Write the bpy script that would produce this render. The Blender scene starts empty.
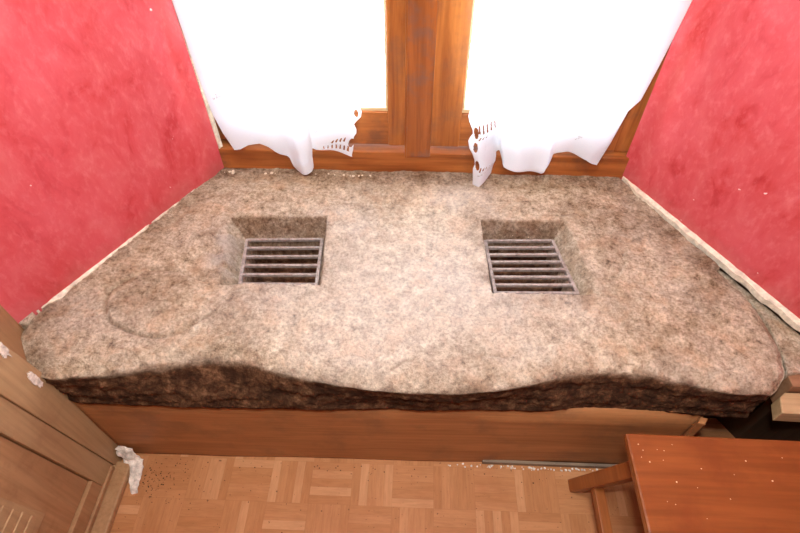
import bpy, bmesh, math, random
from mathutils import Vector, noise, Matrix
random.seed(7)
S = bpy.context.scene
COL = S.collection

# ------------------------------------------------------------------ helpers
def link(name, me, mat=None, parent=None, smooth=False):
    o = bpy.data.objects.new(name, me); COL.objects.link(o)
    if mat:
        for m in (mat if isinstance(mat, (list, tuple)) else [mat]): me.materials.append(m)
    if parent: o.parent = parent
    if smooth:
        for p in me.polygons: p.use_smooth = True
    return o
def tag(o, label, cat, group=None, kind=None):
    o['label'] = label; o['category'] = cat
    if group: o['group'] = group
    if kind: o['kind'] = kind
    return o
def struct(o, label=None, cat=None):
    o['kind'] = 'structure'
    if label: o['label'] = label
    if cat: o['category'] = cat
    return o
def empty(name, loc=(0,0,0)):
    o = bpy.data.objects.new(name, None); COL.objects.link(o); o.location = loc
    o.empty_display_size = .05
    return o
def mesh_from(vs, fs):
    me = bpy.data.meshes.new('m'); me.from_pydata([tuple(v) for v in vs], [], fs); me.update(); return me
def bevel_mesh(bm, w, seg=2):
    if w > 0:
        bmesh.ops.bevel(bm, geom=list(bm.edges), offset=w, segments=seg, affect='EDGES', profile=.6)
def done(bm):
    bmesh.ops.recalc_face_normals(bm, faces=bm.faces)
    me = bpy.data.meshes.new('m'); bm.to_mesh(me); bm.free(); return me
def box(name, p0, p1, mat, parent=None, bev=.002, off=(0,0,0)):
    bm = bmesh.new(); bmesh.ops.create_cube(bm, size=1)
    for v in bm.verts:
        v.co = Vector([(p0[i]+p1[i])/2 + v.co[i]*(p1[i]-p0[i]) - off[i] for i in range(3)])
    bevel_mesh(bm, bev)
    return link(name, done(bm), mat, parent)
def hexa(name, pts, mat, parent=None, bev=.002, off=(0,0,0)):
    """pts: 4 points of one face then the 4 matching points of the opposite face"""
    bm = bmesh.new(); vs = [bm.verts.new(Vector(p)-Vector(off)) for p in pts]
    for f in ((0,1,2,3),(7,6,5,4),(0,4,5,1),(1,5,6,2),(2,6,7,3),(3,7,4,0)): bm.faces.new([vs[i] for i in f])
    bmesh.ops.recalc_face_normals(bm, faces=bm.faces)
    bevel_mesh(bm, bev)
    return link(name, done(bm), mat, parent)
def prism(name, poly, z0, z1, mat, parent=None, bev=0, off=(0,0,0)):
    bm = bmesh.new()
    a = [bm.verts.new((x-off[0], y-off[1], z0-off[2])) for x, y in poly]
    b = [bm.verts.new((x-off[0], y-off[1], z1-off[2])) for x, y in poly]
    bm.faces.new(a); bm.faces.new(b[::-1]); n = len(poly)
    for i in range(n): bm.faces.new((a[i], a[(i+1)%n], b[(i+1)%n], b[i]))
    bmesh.ops.recalc_face_normals(bm, faces=bm.faces)
    bevel_mesh(bm, bev)
    return link(name, done(bm), mat, parent)
def interp(tab, x):
    if x <= tab[0][0]: return tab[0][1]
    for (a, b), (c, d) in zip(tab, tab[1:]):
        if x <= c: return b + (d-b)*(x-a)/(c-a)
    return tab[-1][1]
def ss(t): t = max(0., min(1., t)); return t*t*(3-2*t)

# ------------------------------------------------------------------ materials
def newmat(name, rough=.6, spec=.3):
    m = bpy.data.materials.new(name); m.use_nodes = True
    nt = m.node_tree; b = nt.nodes['Principled BSDF']
    b.inputs['Roughness'].default_value = rough
    b.inputs['Specular IOR Level'].default_value = spec
    return m, nt, b
def N(nt, t, **k):
    n = nt.nodes.new(t)
    for a, v in k.items(): setattr(n, a, v)
    return n
def coords(nt, scale=(1,1,1), rot=(0,0,0), kind='Object'):
    tc = N(nt, 'ShaderNodeTexCoord'); mp = N(nt, 'ShaderNodeMapping')
    mp.inputs['Scale'].default_value = scale; mp.inputs['Rotation'].default_value = rot
    nt.links.new(tc.outputs[kind], mp.inputs['Vector']); return mp.outputs['Vector']
def ntex(nt, vec, scale, detail=4, rough=.6, dist=0):
    n = N(nt, 'ShaderNodeTexNoise'); n.inputs['Scale'].default_value = scale
    n.inputs['Detail'].default_value = detail; n.inputs['Roughness'].default_value = rough
    n.inputs['Distortion'].default_value = dist
    nt.links.new(vec, n.inputs['Vector']); return n.outputs['Fac']
def ramp(nt, fac, stops):
    r = N(nt, 'ShaderNodeValToRGB'); e = r.color_ramp.elements
    while len(e) < len(stops): e.new(.5)
    for el, (p, c) in zip(e, stops):
        el.position = p; el.color = (*c, 1) if len(c) == 3 else c
    nt.links.new(fac, r.inputs['Fac']); return r.outputs['Color']
def mix(nt, fac, a, b, mode='MIX'):
    m = N(nt, 'ShaderNodeMix', data_type='RGBA', blend_type=mode)
    for s, v in ((0, fac), (6, a), (7, b)):
        if isinstance(v, (int, float)): m.inputs[s].default_value = v
        elif isinstance(v, tuple): m.inputs[s].default_value = (*v, 1) if len(v) == 3 else v
        else: nt.links.new(v, m.inputs[s])
    return m.outputs[2]
def mth(nt, op, a, b=None):
    m = N(nt, 'ShaderNodeMath', operation=op)
    for s, v in ((0, a), (1, b)):
        if v is None: continue
        if isinstance(v, (int, float)): m.inputs[s].default_value = v
        else: nt.links.new(v, m.inputs[s])
    return m.outputs[0]
def bump(nt, b, h, strength=.3, dist=.01):
    n = N(nt, 'ShaderNodeBump'); n.inputs['Strength'].default_value = strength; n.inputs['Distance'].default_value = dist
    nt.links.new(h, n.inputs['Height']); nt.links.new(n.outputs['Normal'], b.inputs['Normal'])
W3 = (0,0,0),(1,1,1)

def wood(name, dark, light, axis='z', rough=.45, scale=1., stain=None, stain_amt=.5, spec=.35, contrast=1.):
    m, nt, b = newmat(name, rough, spec)
    sc = {'x':(1.2,14,14),'y':(14,1.2,14),'z':(14,14,1.2)}[axis]
    v = coords(nt, tuple(s*scale for s in sc))
    g = ntex(nt, v, 1.6, 6, .6, 1.2)
    fine = ntex(nt, coords(nt, tuple(s*scale*6 if s > 5 else s*scale*3 for s in sc)), 1.5, 3)
    c = ramp(nt, g, [(.5-.22/contrast, dark), (.5+.2/contrast, light)])
    c = mix(nt, .35, c, ramp(nt, fine, [(.3,(.45,.4,.35)),(.6,(1,1,1))]), 'MULTIPLY')
    if stain:
        s = ntex(nt, coords(nt), 9, 5, .65)
        c = mix(nt, mth(nt, 'MULTIPLY', ramp(nt, s, [(.5,W3[0]),(.68,W3[1])]), stain_amt), c, stain)
    nt.links.new(c, b.inputs['Base Color']); bump(nt, b, fine, .15, .002)
    return m

def speck(nt, c, scale, lo, hi, col, amt):
    s = ntex(nt, coords(nt), scale, 2, .5)
    return mix(nt, mth(nt, 'MULTIPLY', ramp(nt, s, [(lo,W3[0]),(hi,W3[1])]), amt), c, col)

def m_wallpaper():
    m, nt, b = newmat('red_paper', .55, .25)
    v = coords(nt, (1,1,1), (.5,.3,.2))
    big = ntex(nt, v, 4, 3, .5)
    mid = ntex(nt, coords(nt, (1,1,.55), (0,.6,.4)), 15, 5, .6, .6)
    fine = ntex(nt, coords(nt, (1,1,.6), (0,.6,.4)), 70, 4, .6)
    c = ramp(nt, mid, [(.33,(.45,.030,.036)),(.43,(.54,.060,.068)),(.58,(.58,.088,.098)),(.75,(.62,.13,.135))])
    c = mix(nt, mth(nt,'MULTIPLY',ramp(nt, big, [(.4,W3[0]),(.65,W3[1])]), .45), c, (.68,.12,.15))
    c = mix(nt, mth(nt,'MULTIPLY',ramp(nt, fine, [(.5,W3[0]),(.7,W3[1])]), .22), c, (.74,.24,.26))
    c = speck(nt, c, 38, .765, .79, (.85,.7,.66), .8)
    # darker zones low down and towards the window
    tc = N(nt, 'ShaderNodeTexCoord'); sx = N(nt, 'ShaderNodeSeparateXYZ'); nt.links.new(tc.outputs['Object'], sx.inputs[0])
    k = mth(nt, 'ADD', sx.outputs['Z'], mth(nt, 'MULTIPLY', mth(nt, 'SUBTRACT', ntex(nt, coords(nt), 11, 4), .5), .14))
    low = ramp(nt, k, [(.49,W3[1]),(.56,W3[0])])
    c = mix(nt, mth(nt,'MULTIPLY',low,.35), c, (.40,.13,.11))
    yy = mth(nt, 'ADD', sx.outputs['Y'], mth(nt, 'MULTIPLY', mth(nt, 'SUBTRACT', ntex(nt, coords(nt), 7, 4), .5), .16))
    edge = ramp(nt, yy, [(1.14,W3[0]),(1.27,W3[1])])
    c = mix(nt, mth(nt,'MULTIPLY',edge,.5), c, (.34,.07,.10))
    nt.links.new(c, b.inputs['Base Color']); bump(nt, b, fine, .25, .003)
    return m

def m_stone(name, front=False):
    m, nt, b = newmat(name, .88, .15)
    v = coords(nt)
    n1 = ntex(nt, v, 5, 4, .6); n2 = ntex(nt, v, 30, 7, .78); n3 = ntex(nt, v, 120, 5, .75); n4 = ntex(nt, v, 14, 5, .65, .5)
    c = ramp(nt, n2, [(.31,(.11,.072,.040)),(.41,(.40,.305,.20)),(.52,(.57,.475,.34)),(.66,(.78,.685,.53))])
    c = mix(nt, mth(nt,'MULTIPLY',ramp(nt,n1,[(.45,W3[0]),(.65,W3[1])]),.22), c, (.60,.585,.56))       # grey ash-rubbed areas
    c = mix(nt, mth(nt,'MULTIPLY',ramp(nt,n4,[(.50,W3[0]),(.66,W3[1])]),.5), c, (.62,.42,.26))       # rusty orange minerals
    c = mix(nt, mth(nt,'MULTIPLY',ramp(nt,n4,[(.30,W3[1]),(.43,W3[0])]),.45), c, (.30,.20,.125))
    c = mix(nt, .62, c, ramp(nt, n3, [(.30,(.34,.29,.25)),(.44,(.88,.86,.84)),(.62,(1.25,1.23,1.2))]), 'MULTIPLY')
    at = N(nt, 'ShaderNodeAttribute', attribute_name='ash_lit')
    c = mix(nt, mth(nt,'MULTIPLY',at.outputs['Fac'],.62), c, (.72,.73,.73))
    at = N(nt, 'ShaderNodeAttribute', attribute_name='soil_shade')
    k = mth(nt, 'MULTIPLY', at.outputs['Fac'], ramp(nt, n2, [(.25,(1,1,1)),(.85,(.45,.45,.45))]))
    c = mix(nt, k, c, ramp(nt, n3, [(.33,(.075,.040,.020)),(.65,(.23,.135,.072))]))
    at2 = N(nt, 'ShaderNodeAttribute', attribute_name='soot_shade')
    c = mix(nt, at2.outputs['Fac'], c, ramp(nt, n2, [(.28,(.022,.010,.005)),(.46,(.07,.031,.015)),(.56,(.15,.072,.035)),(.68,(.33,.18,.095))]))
    nt.links.new(c, b.inputs['Base Color'])
    h = mth(nt, 'ADD', mth(nt,'MULTIPLY',n2,1.3), mth(nt,'MULTIPLY',n3,.5))
    bump(nt, b, h, .8, .012)
    return m

def m_parquet():
    m, nt, b = newmat('mosaic_parquet', .5, .2)
    tc = N(nt, 'ShaderNodeTexCoord'); mp = N(nt, 'ShaderNodeMapping')
    nt.links.new(tc.outputs['Object'], mp.inputs['Vector'])
    s = 1/.118
    mp.inputs['Scale'].default_value = (s,s,s); mp.inputs['Location'].default_value = (.35,.12,0)
    sx = N(nt, 'ShaderNodeSeparateXYZ'); nt.links.new(mp.outputs[0], sx.inputs[0])
    X, Y = sx.outputs['X'], sx.outputs['Y']
    fx, fy = mth(nt,'FLOOR',X), mth(nt,'FLOOR',Y)
    par = mth(nt, 'FLOORED_MODULO', mth(nt,'ADD',fx,fy), 2.)
    rx, ry = mth(nt,'SUBTRACT',X,fx), mth(nt,'SUBTRACT',Y,fy)
    inv = mth(nt,'SUBTRACT',1.,par)
    across = mth(nt,'ADD', mth(nt,'MULTIPLY',rx,par), mth(nt,'MULTIPLY',ry,inv))
    along = mth(nt,'ADD', mth(nt,'MULTIPLY',ry,par), mth(nt,'MULTIPLY',rx,inv))
    a5 = mth(nt,'MULTIPLY',across,5.); fi = mth(nt,'FLOOR',a5)
    cv = N(nt, 'ShaderNodeCombineXYZ'); nt.links.new(fx, cv.inputs[0]); nt.links.new(fy, cv.inputs[1]); nt.links.new(fi, cv.inputs[2])
    wn = N(nt, 'ShaderNodeTexWhiteNoise', noise_dimensions='3D'); nt.links.new(cv.outputs[0], wn.inputs['Vector'])
    c = ramp(nt, wn.outputs['Value'], [(0,(.46,.205,.082)),(.35,(.48,.22,.09)),(.8,(.52,.245,.105)),(1,(.59,.31,.15))])
    gv = N(nt, 'ShaderNodeCombineXYZ')
    nt.links.new(mth(nt,'ADD',mth(nt,'MULTIPLY',across,9.), mth(nt,'MULTIPLY',fx,3.7)), gv.inputs[0])
    nt.links.new(mth(nt,'ADD',mth(nt,'MULTIPLY',along,1.1), mth(nt,'MULTIPLY',fy,5.3)), gv.inputs[1]); nt.links.new(mth(nt,'MULTIPLY',wn.outputs['Value'],9.), gv.inputs[2])
    g = ntex(nt, gv.outputs[0], 1.7, 5, .65, .4)
    c = mix(nt, .45, c, ramp(nt, g, [(.3,(.66,.6,.55)),(.6,(1.05,1.05,1.05))]), 'MULTIPLY')
    fr = mth(nt,'SUBTRACT',a5,fi)
    e = mth(nt,'MINIMUM', mth(nt,'MINIMUM',fr, mth(nt,'SUBTRACT',1.,fr)), mth(nt,'MULTIPLY', mth(nt,'MINIMUM',along, mth(nt,'SUBTRACT',1.,along)), 5.))
    seam = ramp(nt, e, [(.0,(.45,.45,.45)),(.05,(1,1,1))])
    c = mix(nt, .22, c, seam, 'MULTIPLY')
    d = ntex(nt, coords(nt), 6, 5, .6)
    c = mix(nt, mth(nt,'MULTIPLY',ramp(nt,d,[(.5,W3[0]),(.7,W3[1])]),.35), c, (.36,.13,.05))
    c = speck(nt, c, 120, .70, .73, (.07,.035,.02), .8)
    nt.links.new(c, b.inputs['Base Color']); bump(nt, b, e, .1, .001)
    return m

def m_plain(name, col, rough=.6, spec=.3, var=.15, scale=25, metal=0):
    m, nt, b = newmat(name, rough, spec); b.inputs['Metallic'].default_value = metal
    n = ntex(nt, coords(nt), scale, 5, .65)
    lo = tuple(max(0,c*(1-var*1.6)) for c in col); hi = tuple(min(1,c*(1+var)) for c in col)
    nt.links.new(ramp(nt, n, [(.3,lo),(.65,hi)]), b.inputs['Base Color']); bump(nt, b, n, .25, .003)
    return m
def m_cloth():
    m, nt, b = newmat('white_cotton', .9, .1)
    nt.nodes.remove(b); out = nt.nodes['Material Output']
    d = N(nt,'ShaderNodeBsdfDiffuse'); t = N(nt,'ShaderNodeBsdfTranslucent'); mx = N(nt,'ShaderNodeMixShader')
    v = coords(nt, (1,1,1)); w = ntex(nt, v, 300, 2)
    col = ramp(nt, w, [(.3,(.86,.91,.98)),(.7,(.90,.94,.99))])
    nt.links.new(col, d.inputs[0]); nt.links.new(col, t.inputs[0]); mx.inputs[0].default_value = .5
    nt.links.new(d.outputs[0], mx.inputs[1]); nt.links.new(t.outputs[0], mx.inputs[2]); nt.links.new(mx.outputs[0], out.inputs[0])
    return m
def m_glass():
    m, nt, b = newmat('window_glass'); nt.nodes.remove(b); out = nt.nodes['Material Output']
    t = N(nt,'ShaderNodeBsdfTransparent'); g = N(nt,'ShaderNodeBsdfGlossy'); g.inputs['Roughness'].default_value = .02
    mx = N(nt,'ShaderNodeMixShader'); mx.inputs[0].default_value = .05
    n = ntex(nt, coords(nt), 3, 2); nt.links.new(ramp(nt, n, [(0,(.93,.96,.95)),(1,(.98,.99,.98))]), t.inputs[0])
    nt.links.new(t.outputs[0], mx.inputs[1]); nt.links.new(g.outputs[0], mx.inputs[2]); nt.links.new(mx.outputs[0], out.inputs[0])
    return m

RED = m_wallpaper(); STONE = m_stone('granite'); PARQ = m_parquet()
WIN = wood('window_oak', (.24,.060,.012), (.56,.20,.048), 'z', .35, 1, (.16,.075,.045), .55)
WINX = wood('window_oak_rail', (.22,.058,.012), (.50,.165,.040), 'x', .35, 1, (.11,.05,.03), .6)
PANEL = wood('hearth_board', (.35,.145,.052), (.49,.225,.088), 'x', .5, .8, (.20,.10,.05), .5)
PANELG = wood('bleached_board', (.19,.15,.11), (.36,.27,.18), 'x', .7, 1.2, (.12,.09,.07), .6)
STOOL = wood('varnished_cherry', (.18,.048,.010), (.29,.090,.022), 'x', .3, .7, (.16,.038,.009), .6, .4)
STOOLY = wood('varnished_leg', (.26,.075,.018), (.40,.135,.035), 'y', .35, 1, None, .5, .35)
TAN = wood('painted_tan', (.40,.25,.125), (.47,.315,.165), 'z', .5, .7, (.28,.16,.085), .45)
TANW = wood('worn_tan', (.38,.205,.095), (.46,.28,.14), 'z', .5, .8, (.24,.12,.055), .6)
BROWNW = wood('casing_brown', (.32,.17,.07), (.42,.24,.11), 'z', .5, .9, (.2,.1,.05), .4)
SHADEW = wood('shaded_dado', (.035,.018,.010), (.06,.032,.018), 'z', .6, 1)  # dark wood with the right-hand recess's shade put into the colour
BEIGE = wood('beige_pine', (.48,.33,.17), (.60,.44,.25), 'x', .5, .8)
PLASTER = m_plain('cream_plaster', (.74,.66,.52), .85, .1, .2, 60)
WPLAST = m_plain('chalky_plaster', (.76,.70,.62), .9, .1, .3, 55)
WHITE = m_plain('white_ceiling', (.82,.80,.77), .85, .1, .05)
ROOMW = m_plain('room_paint', (.66,.55,.44), .85, .1, .08)
IRON = m_plain('grey_iron', (.30,.255,.23), .5, .4, .3, 90)
RUST = m_plain('rusty_bar', (.24,.15,.11), .6, .35, .4, 90)
CLOTH = m_cloth(); GLASS = m_glass()
THREAD = m_plain('grey_thread', (.62,.64,.68), .8, .1, .1)
DIRT = m_plain('dark_dirt', (.05,.03,.02), .9, .1, .3)
CRUMB = m_plain('pale_crumb', (.80,.66,.48), .8, .1, .2)

# ------------------------------------------------------------------ room shell
ZT = .5            # stone top
HC = 2.45
o = struct(prism('floor', [(-1.5,-2),(1.6,-2),(1.6,1.8),(-1.5,1.8)], -.06, 0, PARQ), 'pale brown mosaic parquet of small square blocks', 'floor')
struct(prism('ceiling', [(-1.5,-2),(1.6,-2),(1.6,1.8),(-1.5,1.8)], HC, HC+.06, WHITE))
struct(box('wall_back', (-1.5,-2.06,0), (1.6,-2.0,HC), ROOMW, bev=0))
def splay(name, a, b, z0, z1, mat, th=.08, side=1):
    a = Vector(a); b = Vector(b); d = (b-a).normalized(); n = Vector((d.y,-d.x))*th*side
    return prism(name, [a, b, b+n, a+n], z0, z1, mat)
struct(splay('wall_left', (-.597,1.320), (-.953,.700), .492, HC, RED, side=1), 'red mottled papered reveal left of the window', 'wall')
struct(splay('wall_right', (.628,1.320), (1.00,.694), .489, HC, RED, side=-1), 'red mottled papered reveal right of the window', 'wall')
struct(splay('wall_left_lower', (-.66,1.345), (-1.00,.730), 0, .492, ROOMW, side=1))
struct(splay('wall_right_lower', (.628,1.320), (1.00,.694), 0, .489, SHADEW, side=-1))
# lower masonry behind/under the slab
struct(prism('wall_front', [(-1.5,1.42),(1.6,1.42),(1.6,1.8),(-1.5,1.8)], 0, .5, ROOMW))
struct(prism('wall_above', [(-1.5,1.42),(1.6,1.42),(1.6,1.8),(-1.5,1.8)], 2.06, HC, ROOMW))
struct(prism('wall_left_side', [(-1.5,1.345),(-.70,1.345),(-.66,1.42),(-.66,1.8),(-1.5,1.8)], .5, 2.06, ROOMW))
struct(prism('wall_right_side', [(1.6,1.345),(.71,1.345),(.66,1.42),(.66,1.8),(1.6,1.8)], .5, 2.06, ROOMW))
# brown casing that returns from the red reveal to the panelled wall
struct(prism('trim_1', [(-.953,.700),(-.953,.696),(-.862,.560),(-.862,.49),(-1.1,.49),(-1.1,.75)], 0, HC, BROWNW), 'brown wooden casing at the left end of the niche', 'trim')
# left room wall: panelled, greenish tan
dr = struct(empty('door_1', (-.86,.45,0)), 'tan painted panelled door left of the stone slab', 'door')
O = (-.86,.45,0)
def lean(y0, y1, z0, z1, x0, x1, name, mat, bev=.002, k=-.09):
    """plank on the left wall whose long edges lean by k (they run out of true in the photo)"""
    p = []
    for x in (x1, x0):
        p += [(x, y0+k*z0, z0), (x, y1+k*z0, z0), (x, y1+k*z1, z1), (x, y0+k*z1, z1)]
    return hexa(name, p, mat, dr, bev, O)
lean(.537,.625, 0, HC, -.90,-.848, 'corner_post', TAN)
lean(.474,.5355, .03, HC, -.90,-.852, 'stile', TAN)
lean(-.30,.473, .045, .104, -.90,-.852, 'rail', TANW)
lean(-.30,.472, .106, 2.2, -.90,-.862, 'door_panel', TANW)
lean(-.20,.365, .235, 1.0, -.87,-.858, 'raised_field', TAN, .004)
for i in range(5):
    lean(-.19,.352, .262+i*.036, .286+i*.036, -.86,-.855, 'moulding', TAN, .002)
lean(-.30,.531, .026, .044, -.90,-.846, 'lower_moulding', TANW, .003)
struct(box('wall_left_room', (-1.1,-2.0,0), (-.90,.49,HC), ROOMW, bev=0))
struct(box('baseboard_left', (-.90,-1.9,0), (-.806,.548,.024), TANW, bev=.006), 'worn tan baseboard left along the parquet', 'baseboard')
# right room wall
struct(box('wall_right_room', (1.0,-2.0,0), (1.1,.75,.45), SHADEW, bev=0))
struct(box('wall_right_upper', (1.0,-2.0,.45), (1.1,.694,HC), RED, bev=0))
struct(prism('trim_2', [(1.0,.694),(1.0,.75),(.97,.80),(1.2,.80),(1.2,.694)], 0, .488, ROOMW))

# plaster strips between wallpaper and stone
def strip(name, a, b, w, z0, z1, mat, side, seed, wob=.006, n=60):
    a = Vector(a); b = Vector(b); d = (b-a).normalized(); nn = Vector((-d.y, d.x))*side
    vs, fs = [], []
    for i in range(n+1):
        t = i/n; p = a+(b-a)*t
        ww = w*(.35+.65*ss(min(t,1-t)*9)) + wob*noise.noise(Vector((t*14, seed, 0))) + wob*.6*noise.noise(Vector((t*45, seed, 3)))
        ww = max(.002, ww); q = p+nn*ww; hz = z1+.002*noise.noise(Vector((t*30,seed,7)))
        vs += [(p.x,p.y,z0),(p.x,p.y,hz),(q.x,q.y,hz-.003),(q.x,q.y,z0)]
    for i in range(n):
        k = i*4
        for j in range(4): fs.append((k+j, k+(j+1)%4, k+4+(j+1)%4, k+4+j))
    fs += [(3,2,1,0), (n*4, n*4+1, n*4+2, n*4+3)]
    return link(name, mesh_from(vs, fs), mat)
tag(strip('plaster_strip', (-.655,1.26), (-.934,.742), .018, .46, .507, PLASTER, 1, 2.0, .010), 'cracked cream plaster seam under the left red wallpaper', 'plaster seam')
tag(strip('plaster_strip', (.640,1.306), (.985,.72), .017, .489, .509, PLASTER, -1, 9.0, .006), 'long cream plaster seam under the right red wallpaper', 'plaster seam')
tag(prism('wallpaper_edge', [(-.5965,1.3215),(-.5925,1.3205),(-.5995,1.3085),(-.6035,1.3105)], .515, 1.95, PLASTER), 'cream bare edge strip beside the left curtain', 'edge strip')

# ------------------------------------------------------------------ the stone slab
WELLS = [ # grate quads (bl, br, fr, fl seen from the front) and the width of each sloping side: back, right, front, left
    ([(-.487,1.050),(-.259,1.062),(-.247,.858),(-.462,.852)], (.045,.010,.006,.045)),
    ([(.198,1.072),(.403,1.080),(.437,.856),(.210,.848)],      (.036,.040,.006,.008)),
]
def edges_of(q):
    out = []
    n = len(q); cx = sum(p[0] for p in q)/n; cy = sum(p[1] for p in q)/n
    for i in range(n):
        a, b = q[i], q[(i+1)%n]; dx, dy = b[0]-a[0], b[1]-a[1]; L = math.hypot(dx,dy)
        nx, ny = dy/L, -dx/L
        if (cx-a[0])*nx+(cy-a[1])*ny > 0: nx, ny = -nx, -ny
        out.append((a, nx, ny))
    return out
WE = [(edges_of(q), w) for q, w in WELLS]
Ltab = [(.55,-.835),(.575,-.885),(.61,-.925),(.66,-.950),(.72,-.945),(1.315,-.615)]
Rtab = [(.55,.74),(.585,.80),(.605,.835),(.64,.862),(.70,.878),(.78,.874),(.846,.860),(.90,.838),(1.0,.790),(1.315,.622)]
Ftab = [(-.95,.640),(-.90,.590),(-.849,.563),(-.796,.568),(-.72,.577),(-.643,.592),(-.56,.616),(-.492,.632),(-.43,.634),(-.373,.624),(-.30,.604),(-.227,.585),(-.089,.567),(.045,.563),(.13,.567),(.202,.576),(.27,.592),(.341,.614),(.41,.629),(.48,.634),(.55,.628),(.611,.617),(.712,.588),(.80,.590),(.90,.62)]
def smooth_front(x):
    return sum(interp(Ftab, x+d) for d in (-.04,-.02,0,.02,.04))/5
def fbm(p, o=5): return noise.fractal(p, 1.0, 2.1, o)
def top_point(x, y):
    P = Vector((x, y, 0))
    z = ZT + .007*fbm(P*4, 3) + .0042*fbm(P*20, 4) + .0014*noise.noise(P*80)
    soot_shade = 0.; soil_shade = 0.; ash_lit = 0.  # masks carry real dirt together with painted light and shade
    # two fire wells
    wob = .5*noise.noise(P*26)+.5*noise.noise(P*60)
    for k, (E, w) in enumerate(WE):
        ds = [(x-a[0])*nx+(y-a[1])*ny for a, nx, ny in E]
        tl = [(d+ (.007*wob if ww > .02 else .0025*wob))/ww for d, ww in zip(ds, w)]
        t = max(tl)
        if t > 0: t = sum(max(0,q)**5 for q in tl)**.2
        dm = max(ds)
        if t < 1.05:
            zt = .447 + (z-.447)*ss(t)**.8
            z = min(z, zt)
            tt = [(d/ww) for d, ww in zip(ds, w)]; lead = tt.index(max(tt))
            amt = (1., .75, .6, .42)[lead] if k == 0 else (1., .42, .6, .8)[lead]  # dirt weighted per slope, so each side's shading sits in the colour
            soil_shade = max(soil_shade, ss((1.12-t)/.35)*amt)
        if dm < -.012:
            z = .447 - .085*ss((-dm-.010)/.005) + .004*noise.noise(P*60); soot_shade = max(soot_shade, .93)
        else: soot_shade = max(soot_shade, .35*ss((.0-dm)/.004))
        if 0 < t: soil_shade = max(soil_shade, .5*ss(1-(dm-.01)/.06)*ss(.5+1.6*noise.noise(P*17+Vector((k*3,0,0)))))
    # rim recess beside the left well (worn pocket with grey ash)
    d = math.hypot((x+.515)/.055, (y-.965)/.10); ash_lit = max(ash_lit, .62*ss(1.35-d)*ss(.75+fbm(P*20,3))); z -= .008*ss(1.3-d)*(1 if soil_shade < .5 else .3)
    d = math.hypot((x+.53)/.05, (y-.885)/.028); soil_shade = max(soil_shade, .6*ss(1.3-d))
    # worn circle on the left
    a = math.atan2((y-.788)/.100, (x+.640)/.135); r = math.hypot((y-.788)/.100, (x+.640)/.135) + .13*noise.noise(Vector((math.cos(a)*1.3, math.sin(a)*1.3, 4)))
    g = math.exp(-((r-1)/.045)**2)*(.55+.45*noise.noise(Vector((a*1.3,1,1)))*1.6)*(1.25 if abs(a) > .5 else .35)
    g = max(0, g)
    z -= .007*g; z += .004*ss((1-r)/.1); soil_shade = max(soil_shade, .7*g)
    # shallow break left of the right-hand well's far corner / cracks on the right
    for (cx, cy, L, A) in ((.50,.905,.07,.3),(.56,.96,.05,1.2),(.43,1.14,.08,.05),(-.52,.735,.05,.7),(.62,1.05,.06,.5),(-.02,.63,.05,.4),(.20,.66,.05,.1)):
        ux = (x-cx)*math.cos(A)+(y-cy)*math.sin(A); uy = -(x-cx)*math.sin(A)+(y-cy)*math.cos(A) + .010*noise.noise(P*30)
        k2 = math.exp(-(uy/.0042)**2)*ss((1-abs(ux)/L)*2)
        z -= .005*k2; soil_shade = max(soil_shade, .45*k2)
    # grey ash-rubbed patches; dirty rear corners, frame's shadow line put into the colour
    ash_lit = max(ash_lit, .55*ss(1.2-math.hypot((x-.12)/.17,(y-1.10)/.22))*ss(.6+1.2*fbm(P*6,3)), .55*ss(1.2-math.hypot((x+.20)/.10,(y-1.0)/.25))*ss(.55+fbm(P*7,3)))
    ash_lit = max(ash_lit, .35*ss(1.3-math.hypot((x-.05)/.45,(y-.68)/.12))*ss(.6+fbm(P*8,3)))
    ash_lit = max(ash_lit, .45*ss(1.25-math.hypot(x/.55,(y-.88)/.38)))  # flash falloff put into the colour: smooth lighter middle
    back = ss((y-1.21)/.08); soil_shade = max(soil_shade, back*(.85+.5*fbm(P*12,3)))
    soil_shade = max(soil_shade, .42*ss(.15+2.2*fbm(P*5+Vector((9,2,0)),4))*ss(math.hypot(x/.5,(y-.9)/.42)))
    side = ss((abs(x)-(.50+(1.3-y)*.55))/.10)
    soil_shade = max(soil_shade, side*max(0,.52+.7*fbm(P*9,4)))
    return z, soot_shade, min(1,max(0,soil_shade)), min(1,max(0,ash_lit))

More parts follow.
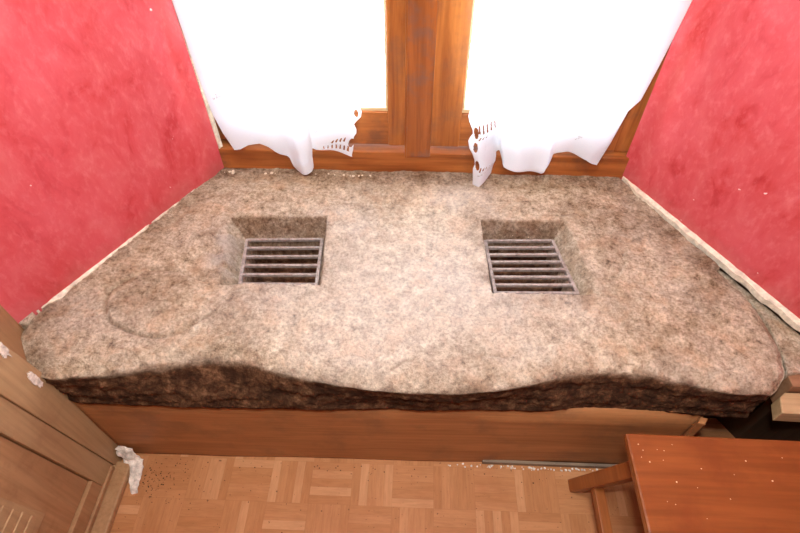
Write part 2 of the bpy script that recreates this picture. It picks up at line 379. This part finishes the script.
def build_slab():
    NU, NV = 520, 215; FR = 26
    vs, fs, A, B, C_ = [], [], [], [], []
    rows = []
    YB = 1.338
    for j in range(NV+1):
        v = j/NV; row = []
        for i in range(NU+1):
            u = i/NU
            xg = -.93 + 1.79*u if v > .5 else 0
            # fixed point: y depends on x, x on y
            x = -.8+1.6*u
            for _ in range(3):
                yf = smooth_front(x); y = YB + (yf-YB)*v
                x = interp(Ltab,y) + (interp(Rtab,y)-interp(Ltab,y))*u
            z, so, sl, ah = top_point(x, y)
            dist = (y-yf)
            edge = ss(1-dist/.06)
            z -= .016*edge**2
            e = min(x-interp(Ltab,y), interp(Rtab,y)-x)
            if y < .95: z -= .014*ss(1-e/.03)**2*(1 if x > 0 or y < .75 else .3)
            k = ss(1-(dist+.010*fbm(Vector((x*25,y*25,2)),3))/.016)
            so = max(so, .55*k*ss((x+.86)/.1)*ss((.84-x)/.08))  # sooty rim, with the shade of the rounded edge painted in
            row.append(len(vs)); vs.append((x,y,z)); A.append(so); B.append(sl); C_.append(ah)
        rows.append(row)
    # front face, hewn
    top = rows[-1]
    for r in range(1, FR+1):
        w = r/FR; row = []
        for i, ti in enumerate(top):
            x, y, z = vs[ti]; u = i/NU
            yb = .569 + .020*ss((x+.75)/1.25) + .002*math.sin(x*3) + (.03*ss((abs(x)-.80)/.12)) + .012*ss(1-abs(x-.5)/.3)
            zb = .358 + .004*noise.noise(Vector((x*9,0,1))) + .002*noise.noise(Vector((x*60,0,1)))
            if yb > y: prof = w**1.15
            else: prof = 1-(1-w)**1.5
            yy = y + (yb-y)*prof + 0.*w
            bulge = math.sin(math.pi*w)
            if yb > y-.01: yy += .006*bulge
            zz = z + (zb-z)*w
            P = Vector((x*1.0, yy*2, zz*4))
            k = ss(w*4)*(1-ss((w-.9)/.1)*.6)
            yy -= k*(.010*fbm(P*7,5) + .004*fbm(Vector((x*60,0,zz*110)),3))
            row.append(len(vs)); vs.append((x,yy,zz))
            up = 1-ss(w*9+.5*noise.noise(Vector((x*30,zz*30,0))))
            A.append(1.0-.45*up); B.append(.2); C_.append(0)  # sooty hewn face, its shade under grazing light put into the colour
        rows.append(row)
    # underside
    row = []
    for i, ti in enumerate(rows[-1]):
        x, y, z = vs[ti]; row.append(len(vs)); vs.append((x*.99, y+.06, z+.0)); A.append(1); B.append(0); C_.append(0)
    rows.append(row)
    row = []
    for i in range(NU+1):
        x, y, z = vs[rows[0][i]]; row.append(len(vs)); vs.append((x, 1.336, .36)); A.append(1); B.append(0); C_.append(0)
    rows.append(row)
    for a, b in zip(rows, rows[1:]+rows[:1]):
        for i in range(NU): fs.append((a[i], b[i], b[i+1], a[i+1]))
    # side skirts
    for s, sg in ((0,1),(NU,-1)):
        loop = [r[s] for r in rows]
        low = []
        for idx in loop:
            x, y, z = vs[idx]
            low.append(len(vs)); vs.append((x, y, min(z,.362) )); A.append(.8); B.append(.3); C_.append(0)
        for k in range(len(loop)-1):
            f = (loop[k], low[k], low[k+1], loop[k+1]) if sg < 0 else (loop[k], loop[k+1], low[k+1], low[k])
            fs.append(f)
    me = mesh_from(vs, fs)
    for nm, L in (('soot_shade',A),('soil_shade',B),('ash_lit',C_)):
        at = me.attributes.new(nm, 'FLOAT', 'POINT'); at.data.foreach_set('value', L)
    return link('stone_slab', me, STONE, None, True)
slab = tag(build_slab(), 'huge rough granite slab with two square fire wells and a wavy front edge', 'stone slab')

# second stone fitted between slab and right reveal
def rubble(name, poly, z0, zt, seed, amp=.010, cell=.006):
    xs = [p[0] for p in poly]; ys = [p[1] for p in poly]
    bm = bmesh.new(); f = bm.faces.new([bm.verts.new((x,y,zt)) for x, y in poly])
    r = bmesh.ops.extrude_face_region(bm, geom=[f])
    for v in [g for g in r['geom'] if isinstance(g, bmesh.types.BMVert)]: v.co.z = z0
    bmesh.ops.triangulate(bm, faces=bm.faces)
    for _ in range(5):
        es = [e for e in bm.edges if e.calc_length() > cell*2]
        if not es: break
        bmesh.ops.subdivide_edges(bm, edges=es, cuts=1); bmesh.ops.triangulate(bm, faces=bm.faces)
    for v in bm.verts:
        P = v.co+Vector((seed,seed,seed)); n = fbm(P*14,4)
        v.co.z += amp*n*(1 if v.co.z > (z0+zt)/2 else .2)
        v.co.x += amp*.2*noise.noise(P*25); v.co.y += amp*.2*noise.noise(P*25+Vector((5,0,0)))
    me = done(bm)
    n = len(me.vertices)
    for nm, val in (('soot_shade',.0),('soil_shade',.15),('ash_lit',0.)):
        at = me.attributes.new(nm,'FLOAT','POINT'); at.data.foreach_set('value', [val]*n)
    return link(name, me, STONE, None, True)
tag(rubble('infill_stone', [(.795,1.000),(.850,.905),(.877,.850),(.889,.79),(.892,.70),(.876,.648),(.955,.665),(.975,.715),(.982,.712),(.945,.777),(.85,.94)], .38, .476, 3., .006), 'rough orange infill stone between the slab and the right reveal', 'stone')
tag(rubble('mortar_patch', [(-.945,.745),(-.925,.725),(-.935,.70),(-.965,.70),(-.965,.72)], .47, .508, 8., .006), 'grey crumbling mortar lump at the left rear of the slab corner', 'mortar lump')

# ------------------------------------------------------------------ iron grates
def bar(name, a, b, w, h, mat, parent, off):
    a = Vector(a); b = Vector(b); d = (b-a).normalized(); n = Vector((-d.y, d.x, 0))*w/2; up = Vector((0,0,h))
    return hexa(name, [a-n, b-n, b+n, a+n, a-n-up, b-n-up, b+n-up, a+n-up], mat, parent, .0012, off)
def grate(q, nbars, zt, label, tilt=0.):
    bl, br, fr, fl = [Vector((*p, zt)) for p in q]
    fr.z += tilt; fl.z += tilt
    c = (bl+br+fr+fl)/4; t = empty('iron_grate', (c.x,c.y,zt-.012)); off = (c.x,c.y,zt-.012)
    bar('side_bar', bl, fl, .009, .013, IRON, t, off); bar('side_bar', br, fr, .009, .013, IRON, t, off)
    for i in range(nbars):
        k = (i+.12)/(nbars-1+.24)
        a = bl.lerp(fl, k); b = br.lerp(fr, k)
        bar('cross_bar', a+Vector((.003,0,.0015)), b+Vector((-.003,0,.0015)), .0075, .009, IRON, t, off)
    tag(t, label, 'grate', 'iron grates in the fire wells')
    return t
grate([(-.480,1.042),(-.265,1.053),(-.254,.866),(-.456,.860)], 6, .462, 'grey iron grate with six crossbars sunk in the left well', .018)
grate([(.204,1.064),(.396,1.072),(.430,.864),(.216,.857)], 8, .462, 'longer grey iron grate with eight crossbars sunk in the right well', .018)
def crumbs(name, spots, smin, smax, z, mat, flat=.5, parent=None):
    bm = bmesh.new()
    for (x, y) in spots:
        s = random.uniform(smin, smax)
        r = bmesh.ops.create_icosphere(bm, subdivisions=1, radius=s)
        zz = z(x,y) if callable(z) else z
        for v in r['verts']:
            v.co *= random.uniform(.7,1.25); v.co.z *= flat; v.co += Vector((x,y,zz+s*flat*.6))
    return link(name, done(bm), mat, parent)
tag(crumbs('plaster_crumbs', [(.24,1.10),(.262,1.083),(.285,1.085),(.31,1.10),(.33,1.083),(.352,1.093),(.225,1.075),(.275,1.10)], .0015,.003, lambda x,y: .447+.05*max(0,(y-1.076))/.036, CRUMB), 'pale plaster crumbs on the back slope of the right well', 'crumbs', None, 'stuff')
tag(crumbs('mortar_crumbs', [(-.46+random.gauss(0,.012)+i*.011, 1.285+random.gauss(0,.003)) for i in range(30)]+[(-.58+random.gauss(0,.01),1.287+random.gauss(0,.003)) for i in range(10)], .002,.0055, .498, PLASTER), 'pale mortar crumbs along the slab back below the left curtain', 'crumbs', None, 'stuff')

# ------------------------------------------------------------------ board in front, below the slab
def front_board():
    n = 120; vs, fs = [], []
    x0, x1 = -.846, .725
    yfun = lambda x: .580 + .020*ss((x+.75)/1.25)
    ps = []
    for j, tz in enumerate((0, .02, .12, .25, .5, .75, 1)):
        for i in range(n+1):
            x = x0+(x1-x0)*i/n
            z0 = .006 + .007*noise.noise(Vector((x*5,0,0))) - .006*ss(1-abs(x-.1)/.35)
            z = z0+(.362-z0)*tz
            bow = -.004*ss(1-abs(x-.08)/.38)*(1-tz)**2 + .003*noise.noise(Vector((x*4,tz*3,1)))
            vs.append((x, yfun(x)+bow, z))
    m = n+1
    for j in range(6):
        for i in range(n): fs.append((j*m+i, j*m+i+1, (j+1)*m+i+1, (j+1)*m+i))
    o = link('front_board', mesh_from(vs, fs), PANEL, None, True)
    md = o.modifiers.new('t','SOLIDIFY'); md.thickness = .014; md.offset = -1
    return o
tag(front_board(), 'thin orange brown wooden board closing the front under the stone slab', 'board')
struct(box('baseboard_front', (.22,.588,0), (.70,.597,.017), PANELG, bev=.002), 'grey bleached strip at the foot of the front board', 'baseboard')
tag(prism('wood_batten', [(.700,.578),(.716,.574),(.728,.590),(.712,.594)], 0, .355, PANEL, bev=.002), 'thin upright batten on the front board beside the stool', 'batten')
struct(prism('wall_recess', [(.725,.76),(1.0,.76),(1.0,.80),(.725,.80)], 0, .40, SHADEW))
struct(prism('wall_recess_side', [(.715,.604),(.724,.604),(.724,.80),(.715,.80)], 0, .355, SHADEW))
# white crumbling plaster in the left floor corner
def chunk():
    bm = bmesh.new()
    path = [((-.828,.566,.070),.014),((-.820,.562,.055),.024),((-.808,.556,.038),.028),((-.798,.545,.022),.026),((-.790,.522,.012),.020),((-.784,.495,.007),.014),((-.780,.470,.003),.010)]
    rings = []
    for (c, r) in path:
        ring = []
        for k in range(14):
            a = 2*math.pi*k/14
            d = Vector((math.cos(a), .5*math.sin(a), .6*math.sin(a)+.1))
            rr = r*(1+.5*noise.noise(Vector((k*.9, c[1]*60, 2))))
            p = Vector(c)+d*rr; p.y = min(p.y,.573); p.z = max(.0005, p.z); ring.append(bm.verts.new(p))
        rings.append(ring)
    for a, b in zip(rings, rings[1:]):
        for k in range(14): bm.faces.new((a[k], a[(k+1)%14], b[(k+1)%14], b[k]))
    bm.faces.new(rings[0][::-1]); bm.faces.new(rings[-1])
    bmesh.ops.subdivide_edges(bm, edges=bm.edges, cuts=2, use_grid_fill=True)
    for v in bm.verts: v.co += Vector((noise.noise(v.co*90), noise.noise(v.co*90+Vector((3,0,0))), .3*noise.noise(v.co*90+Vector((0,7,0)))))*.005; v.co.z = max(0, v.co.z)
    return link('plaster_lump', done(bm), WPLAST)
tag(chunk(), 'white crumbling plaster lump in the left floor corner', 'plaster lump')
def flake(name, pts, mat, th=.004, label=''):
    bm = bmesh.new(); vs = [bm.verts.new(p) for p in pts]; f = bm.faces.new(vs)
    me = done(bm); o = link(name, me, mat); md = o.modifiers.new('t','SOLIDIFY'); md.thickness = th; md.offset = 0
    return tag(o, label, 'plaster flake')
def jag(cy, cz, ry, rz, seed, n=22):
    out = []
    for k in range(n):
        a = 2*math.pi*k/n; rr = 1+.75*noise.noise(Vector((math.cos(a)*2.2, math.sin(a)*2.2, seed)))
        out.append((-.847, cy+ry*rr*math.cos(a), cz+rz*rr*math.sin(a)))
    return out
flake('plaster_flake', jag(.556,.638,.011,.034,1.7), WPLAST, label='upper pale plaster flake on the left wall by the picture edge')
flake('plaster_flake', jag(.557,.500,.009,.030,4.1), WPLAST, label='lower pale plaster flake against the left corner of the slab')
rs = [(-.765+abs(random.gauss(0,.07)), .505+random.gauss(0,.03)) for _ in range(110)]
rs += [(random.uniform(-.7,.45), .572-abs(random.gauss(0,.02))) for _ in range(40)]
rs = [(x, min(y,.568)) for x, y in rs]
tag(crumbs('floor_grit', rs, .0008,.0022, 0, DIRT), 'dark grit scattered on the parquet by the left corner', 'grit', None, 'stuff')
tag(crumbs('pale_debris', [(random.uniform(.12,.60), .581+random.gauss(0,.003)) for _ in range(70)], .0012,.004, 0, WPLAST), 'pale plaster debris at the foot of the front board', 'debris', None, 'stuff')

# ------------------------------------------------------------------ window
YW = 1.32
f = struct(box('trim_3', (-.640,1.308,.496), (.65,1.42,.572), WINX, bev=.003), 'brown oak bottom frame under the window sashes', 'window frame')
f2 = struct(box('trim_4', (-.66,1.350,.575), (-.575,1.42,2.06), WIN, bev=.003)); f2['label'] = 'brown oak window jamb beside the left reveal'; f2['category'] = 'window frame'
f3 = struct(box('trim_5', (.592,1.335,.575), (.66,1.42,2.06), WIN, bev=.003)); f3['label'] = 'brown oak window jamb beside the right reveal'; f3['category'] = 'window frame'
struct(box('trim_6', (-.575,1.345,2.0), (.592,1.42,2.06), WINX, bev=.003))
def sash(name, x0, x1, st0, st1, label):
    """x0..x1 outer, st0/st1 stile widths"""
    zc = .583; zr = .706; zt = 1.995
    t = empty(name, ((x0+x1)/2, 1.345, zc)); off = ((x0+x1)/2, 1.345, zc)
    struct(t, label, 'window')
    box('stile', (x0,1.330,zc), (x0+st0,1.372,zt), WIN, t, .002, off); box('stile', (x1-st1,1.330,zc), (x1,1.372,zt), WIN, t, .002, off)
    box('rail', (x0+st0,1.333,zc), (x1-st1,1.371,zr-.010), WINX, t, .002, off); box('rail', (x0+st0,1.333,zt-.07), (x1-st1,1.371,zt), WINX, t, .002, off)
    # moulding around the glass
    box('bead', (x0+st0,1.340,zr-.010), (x1-st1,1.368,zr), BEIGE, t, .001, off)
    box('bead', (x0+st0,1.341,zr), (x0+st0+.006,1.369,zt-.07), BEIGE, t, .001, off)
    box('bead', (x1-st1-.006,1.341,zr), (x1-st1,1.369,zt-.07), BEIGE, t, .001, off)
    box('pane', (x0+st0+.006,1.352,zr), (x1-st1-.006,1.356,zt-.07), GLASS, t, 0, off)
    return t
sash('window_1', -.572, -.028, .055, .058, 'left window sash with pale glass behind the left curtain')
sash('window_2', .036, .590, .090, .055, 'right window sash with pale glass behind the right curtain')
cv = empty('cover_strip', (.006,1.326,.560)); tag(cv, 'worn dark oak cover strip between the two window sashes', 'cover strip')
box('strip_board', (-.036,1.302,.562), (.040,1.3295,1.99), wood('cover_oak', (.19,.055,.014), (.46,.14,.032), 'z', .35, .8, (.16,.10,.085), .8), cv, .004, (.006,1.326,.560))
box('edge_rib', (-.0365,1.298,.562), (-.030,1.303,1.99), WIN, cv, .002, (.006,1.326,.560))
tag(box('curtain_rod', (-.60,1.300,1.900), (.60,1.308,1.908), IRON, bev=.002), 'thin iron rod carrying both white curtains', 'curtain rod')

# ------------------------------------------------------------------ curtains
def ell(cx, cz, a, b, rot=0):
    c, s = math.cos(rot), math.sin(rot)
    return lambda x, z: (((x-cx)*c+(z-cz)*s)/a)**2 + ((-(x-cx)*s+(z-cz)*c)/b)**2 < 1
def slit(x0, z0, x1, z1, w0, w1):
    dx, dz = x1-x0, z1-z0; L2 = dx*dx+dz*dz; L = math.sqrt(L2)
    def f(x, z):
        t = ((x-x0)*dx+(z-z0)*dz)/L2
        if t < 0 or t > 1: return False
        return abs((x-x0)*dz-(z-z0)*dx)/L < w0+(w1-w0)*t
    return f
def curtain(name, label, xl, xr, zb, yfun, holes, lace_box, ztop=1.90):
    """xl/xr: side edges as tables of z; zb: bottom edge as a table of s (0..1 across)"""
    NS = 260
    zs_dense = 150
    cols = []
    root = empty(name, ((interp(xl,1.)+interp(xr,1.))/2, 1.30, ztop)); off = Vector(root.location)
    vs, fs = [], []
    NT = zs_dense+30
    for i in range(NS+1):
        s = i/NS; b = interp(zb, s)
        for j in range(NT+1):
            z = b+(.80-b)*j/zs_dense if j <= zs_dense else .80+(ztop-.80)*(j-zs_dense)/30
            x = interp(xl,z)+(interp(xr,z)-interp(xl,z))*s
            vs.append(Vector((x, yfun(s, z, x), z)))
    body, lace = [], []
    for i in range(NS):
        for j in range(NT):
            a = i*(NT+1)+j; f = (a, a+NT+1, a+NT+2, a+1)
            c = (vs[f[0]]+vs[f[2]])/2
            if any(h(c.x, c.z) for h in holes): continue
            (lace if lace_box(c.x, c.z) else body).append(f)
    for nm, F in (('cloth',body),('lace_edging',lace)):
        if not F: continue
        used = sorted({k for f in F for k in f}); mp = {k:n for n,k in enumerate(used)}
        o = link(nm, mesh_from([vs[k]-off for k in used], [tuple(mp[k] for k in f) for f in F]), CLOTH, root, True)
        md = o.modifiers.new('t','SOLIDIFY'); md.thickness = .0008
    tag(root, label, 'curtain', 'white lace edged curtains')
    return root
def gaus(a, c, w): return math.exp(-((a-c)/w)**2)
# left curtain
xl = [(.50,-.524),(.606,-.535),(.66,-.556),(.719,-.571),(.81,-.578),(1.03,-.586),(2,-.59)]
xr = [(.50,-.190),(.591,-.191),(.610,-.186),(.655,-.181),(.668,-.173),(.681,-.172),(.698,-.178),(.706,-.172),(.723,-.157),(.74,-.154),(.755,-.160),(.775,-.155),(.80,-.147),(.82,-.150),(.835,-.156),(.86,-.146),(.9,-.152),(2,-.12)]
def s_of(x, z): return (x-interp(xl,z))/(interp(xr,z)-interp(xl,z))
zbL = [(0,.606),(.06,.610),(.14,.622),(.235,.625),(.29,.615),(.34,.598),(.38,.588),(.43,.580),(.448,.572),(.455,.552),(.464,.540),(.485,.531),(.54,.527),(.59,.526),(.63,.531),(.648,.543),(.652,.560),(.6535,.575),(.655,.610),(.80,.600),(1,.583)]
def yL(s, z, x):
    k = ss((1.25-z)/.6)
    return 1.276 - k*(.030*gaus(s,.56,.075) + .006*math.sin(s*19+1) + .010*gaus(s,.18,.10)) + .006*gaus(s,.66,.02)*k - .012*ss((.75-z)/.2)*ss(1-s/.5)
hl = [ell(-.190,.633,.0075,.017,-.35), ell(-.170,.732,.0065,.012,.0)]
hl += [ell(-.166,.732+k*.062,.005,.013,0) for k in range(1,2)]
for k in range(7):
    x0 = -.203-k*.0115; zt_ = .603+.0245*k/7*.0
    hl.append(slit(x0, .6005+.0012*k, x0-.001+.0045*(1-k/7), .6005+.0012*k+.019-.0016*k, .0036-.0003*k, .0024-.0002*k))
for k in range(4): hl.append(slit(-.213-.012*k, .632-.003*k, -.206-.012*k, .648-.005*k, .003, .0015))
cl = curtain('lace_curtain', 'left white curtain with rolled hem fold and cutwork corner by the centre strip', xl, xr, zbL, yL, hl, lambda x, z: (x > -.205 and z < .9) or (z < .627 and x > -.30))
# right curtain
xl = [(.47,.1725),(.486,.173),(.53,.170),(.55,.168),(.567,.167),(.583,.171),(.60,.1675),(.62,.160),(.64,.149),(.665,.1435),(.677,.147),(.689,.154),(.702,.152),(.727,.141),(.745,.136),(.77,.140),(.80,.134),(.84,.130),(.87,.137),(.905,.134),(.93,.126),(.974,.121),(1.0,.128),(1.02,.131),(1.05,.128),(2,.09)]
xr = [(.50,.528),(.569,.533),(.65,.550),(.755,.566),(.79,.588),(.9,.602),(1.05,.616),(2,.62)]
zbR = [(0,.486),(.04,.500),(.09,.518),(.155,.540),(.165,.562),(.172,.590),(.178,.611),(.205,.611),(.212,.596),(.225,.580),(.245,.570),(.28,.565),(.33,.561),(.42,.556),(.555,.552),(.572,.557),(.59,.580),(.612,.612),(.64,.616),(.73,.613),(.80,.604),(.88,.594),(.95,.578),(1,.569)]
def yR(s, z, x):
    k = ss((1.25-z)/.6)
    return 1.276 - k*(.030*gaus(s,.05,.11)+ .022*ss((s-.21)/.02)*(1-ss((s-.57)/.05)) + .006*math.sin(s*23)) - .004*k*ss((s-.75)/.2) + .006*gaus(s,.20,.03)*k
hr = [ell(.1625,.697,.0065,.019,.15), ell(.1655,.649,.0065,.018,.1), ell(.1775,.583,.006,.017,.15)]
for k in range(5): hr.append(slit(.172+.011*k, .694+.001*k, .168+.011*k, .722, .0028-.0003*k, .0016))
for k in range(3): hr.append(slit(.172+.010*k, .672+.002*k, .178+.010*k, .684+.002*k, .0024, .0014))
for k in range(5): hr.append(slit(.186+.009*k, .560+.004*k, .190+.009*k, .578-.0005*k, .0022-.0002*k, .0012))
for k in range(6): hr.append(slit(.182+.009*k, .545+.004*k, .187+.009*k, .5475+.004*k, .0012, .0012))
cr = curtain('lace_curtain', 'right white curtain with long lace point hanging onto the stone', xl, xr, zbR, yR, hr, lambda x, z: x < .196)
# embroidered motifs
def motif(parent, cx, cz, yf, r, n, label=None):
    off = Vector(parent.location); bm = bmesh.new()
    def tube(pts, w=.0011):
        prev = None
        for (x, z) in pts:
            p = Vector((x, yf(x,z)-.0012, z))-off
            ring = [bm.verts.new(p+Vector((w*math.cos(a),-.0008,w*math.sin(a)))) for a in (0,2.1,4.2)]
            if prev:
                for k in range(3): bm.faces.new((prev[k],prev[(k+1)%3],ring[(k+1)%3],ring[k]))
            prev = ring
    for k in range(n):
        a0 = 2*math.pi*k/n
        tube([(cx+r*(.25+.75*math.sin(t*math.pi))*math.cos(a0+(t-.5)*1.1), cz+.7*r*(.25+.75*math.sin(t*math.pi))*math.sin(a0+(t-.5)*1.1)) for t in [i/12 for i in range(13)]])
    tube([(cx+r*1.1+r*.9*t, cz+.3*r+r*.5*math.sin(t*3)) for t in [i/8 for i in range(9)]])
    tube([(cx-r*1.0-r*.6*t, cz-.5*r-r*.5*math.sin(t*3)) for t in [i/8 for i in range(9)]])
    link('embroidery', done(bm), THREAD, parent)
def yAtL(x, z):
    xa = interp([(.50,-.520),(.606,-.532),(.66,-.552),(.719,-.566),(2,-.57)], z); xb = -.175
    return yL((x-xa)/(xb-xa), z, x)
motif(cl, -.262, .690, yAtL, .020, 5); motif(cl, -.540, .780, yAtL, .010, 3)
def yAtR(x, z): return yR((x-.14)/(.565-.14), z, x)
motif(cr, .545, .80, lambda x,z: yAtR(x,z), .008, 3); motif(cr, .46, .665, yAtR, .008, 3); motif(cr, .50, .90, yAtR, .009, 3)

# ------------------------------------------------------------------ stool at lower right
st = empty('wooden_stool', (.72,.33,0)); OS = (.72,.33,0)
seat_poly = [(.480,.503),(.470,.30),(.485,.12),(.90,.12),(.915,.30),(.905,.500)]
hexa('seat', [(.476,.120,.452),(.90,.120,.452),(.90,.500,.452),(.478,.503,.452),(.476,.120,.430),(.90,.120,.430),(.90,.500,.430),(.478,.503,.430)], STOOL, st, .005, OS)
def leg(t, b, w):
    t = Vector(t); b = Vector(b); h = w/2
    k = [(-h,-h),(h,-h),(h,h),(-h,h)]
    return hexa('leg', [(b.x+x*.92,b.y+y*.92,b.z) for x,y in k]+[(t.x+x,t.y+y,t.z) for x,y in k], STOOLY, st, .005, OS)
leg((.545,.445,.43),(.483,.535,0),.040); leg((.835,.445,.43),(.90,.535,0),.040)
leg((.545,.175,.43),(.483,.10,0),.040); leg((.835,.175,.43),(.90,.10,0),.040)
def stretch(a, b, w, h):
    a = Vector(a); b = Vector(b); d = (b-a).normalized(); n = Vector((-d.y,d.x,0))*w/2; u = Vector((0,0,h/2))
    return hexa('stretcher', [a-n-u,a+n-u,a+n+u,a-n+u,b-n-u,b+n-u,b+n+u,b-n+u], STOOLY, st, .004, OS)
stretch((.510,.530,.11),(.510,.105,.11),.028,.030); stretch((.882,.515,.11),(.882,.118,.11),.028,.030)
stretch((.52,.32,.11),(.872,.32,.11),.026,.028)
tag(st, 'varnished reddish wooden stool with splayed legs at the lower right', 'stool')
tag(crumbs('paint_chips', [(.50,.478),(.507,.465),(.538,.468),(.552,.466),(.573,.48),(.62,.43),(.60,.39),(.685,.42),(.56,.40),(.53,.36),(.545,.355),(.66,.37),(.72,.45),(.76,.41),(.60,.33),(.80,.46),(.50,.45),(.515,.44),(.545,.445)], .0008,.0018, .452, CRUMB, .4), 'pale paint chips scattered on the stool seat', 'paint chips', None, 'stuff')

# wooden rail at the far right, beside the slab corner
tag(prism('wooden_rail', [(.846,.566),(.858,.606),(.874,.618),(1.0,.618),(1.0,.562)], .405, .447, BEIGE, bev=.003), 'pale beige wooden rail at the right of the slab corner', 'rail')
tag(box('backing_board', (.882,.622,.38), (1.0,.655,.470), wood('brown_edge', (.24,.12,.06), (.36,.20,.11), 'x', .5), bev=.003), 'brown board edge behind the beige rail', 'board')

# ------------------------------------------------------------------ light
w = bpy.data.worlds.new('World'); S.world = w; w.use_nodes = True
bg = w.node_tree.nodes['Background']; bg.inputs[0].default_value = (.93,.96,1,1); bg.inputs[1].default_value = 11.0
def area(name, loc, tgt, size, power, col, spot=False):
    l = bpy.data.lights.new(name, 'SPOT' if spot else 'AREA')
    if spot: l.shadow_soft_size = size; l.spot_size = math.radians(spot); l.spot_blend = 1.
    else: l.size = size
    l.energy = power; l.color = col
    o = bpy.data.objects.new(name, l); COL.objects.link(o); o.location = loc
    o.rotation_euler = (Vector(tgt)-Vector(loc)).to_track_quat('-Z','Y').to_euler(); return o
area('flash', (.0,.09,1.79), (0,1.45,1.0), .04, 44, (1,.985,.965), spot=170)
area('ceiling_bounce', (.05,.28,2.38), (.05,.60,0), .30, 17, (1,.965,.92))

# ------------------------------------------------------------------ camera
cam = bpy.data.cameras.new('Camera'); co = bpy.data.objects.new('Camera', cam); COL.objects.link(co)
cam.sensor_width = 36; cam.lens = 540/800*36
co.location = (0,0,1.6); co.rotation_euler = (math.radians(40), 0, math.radians(2.2))
cam.clip_start = .02
S.camera = co
vs = S.view_settings; S.display_settings.display_device = 'sRGB'
vs.view_transform = 'Standard'; vs.look = 'None'; vs.exposure = .46; vs.gamma = 1; vs.use_curve_mapping = False
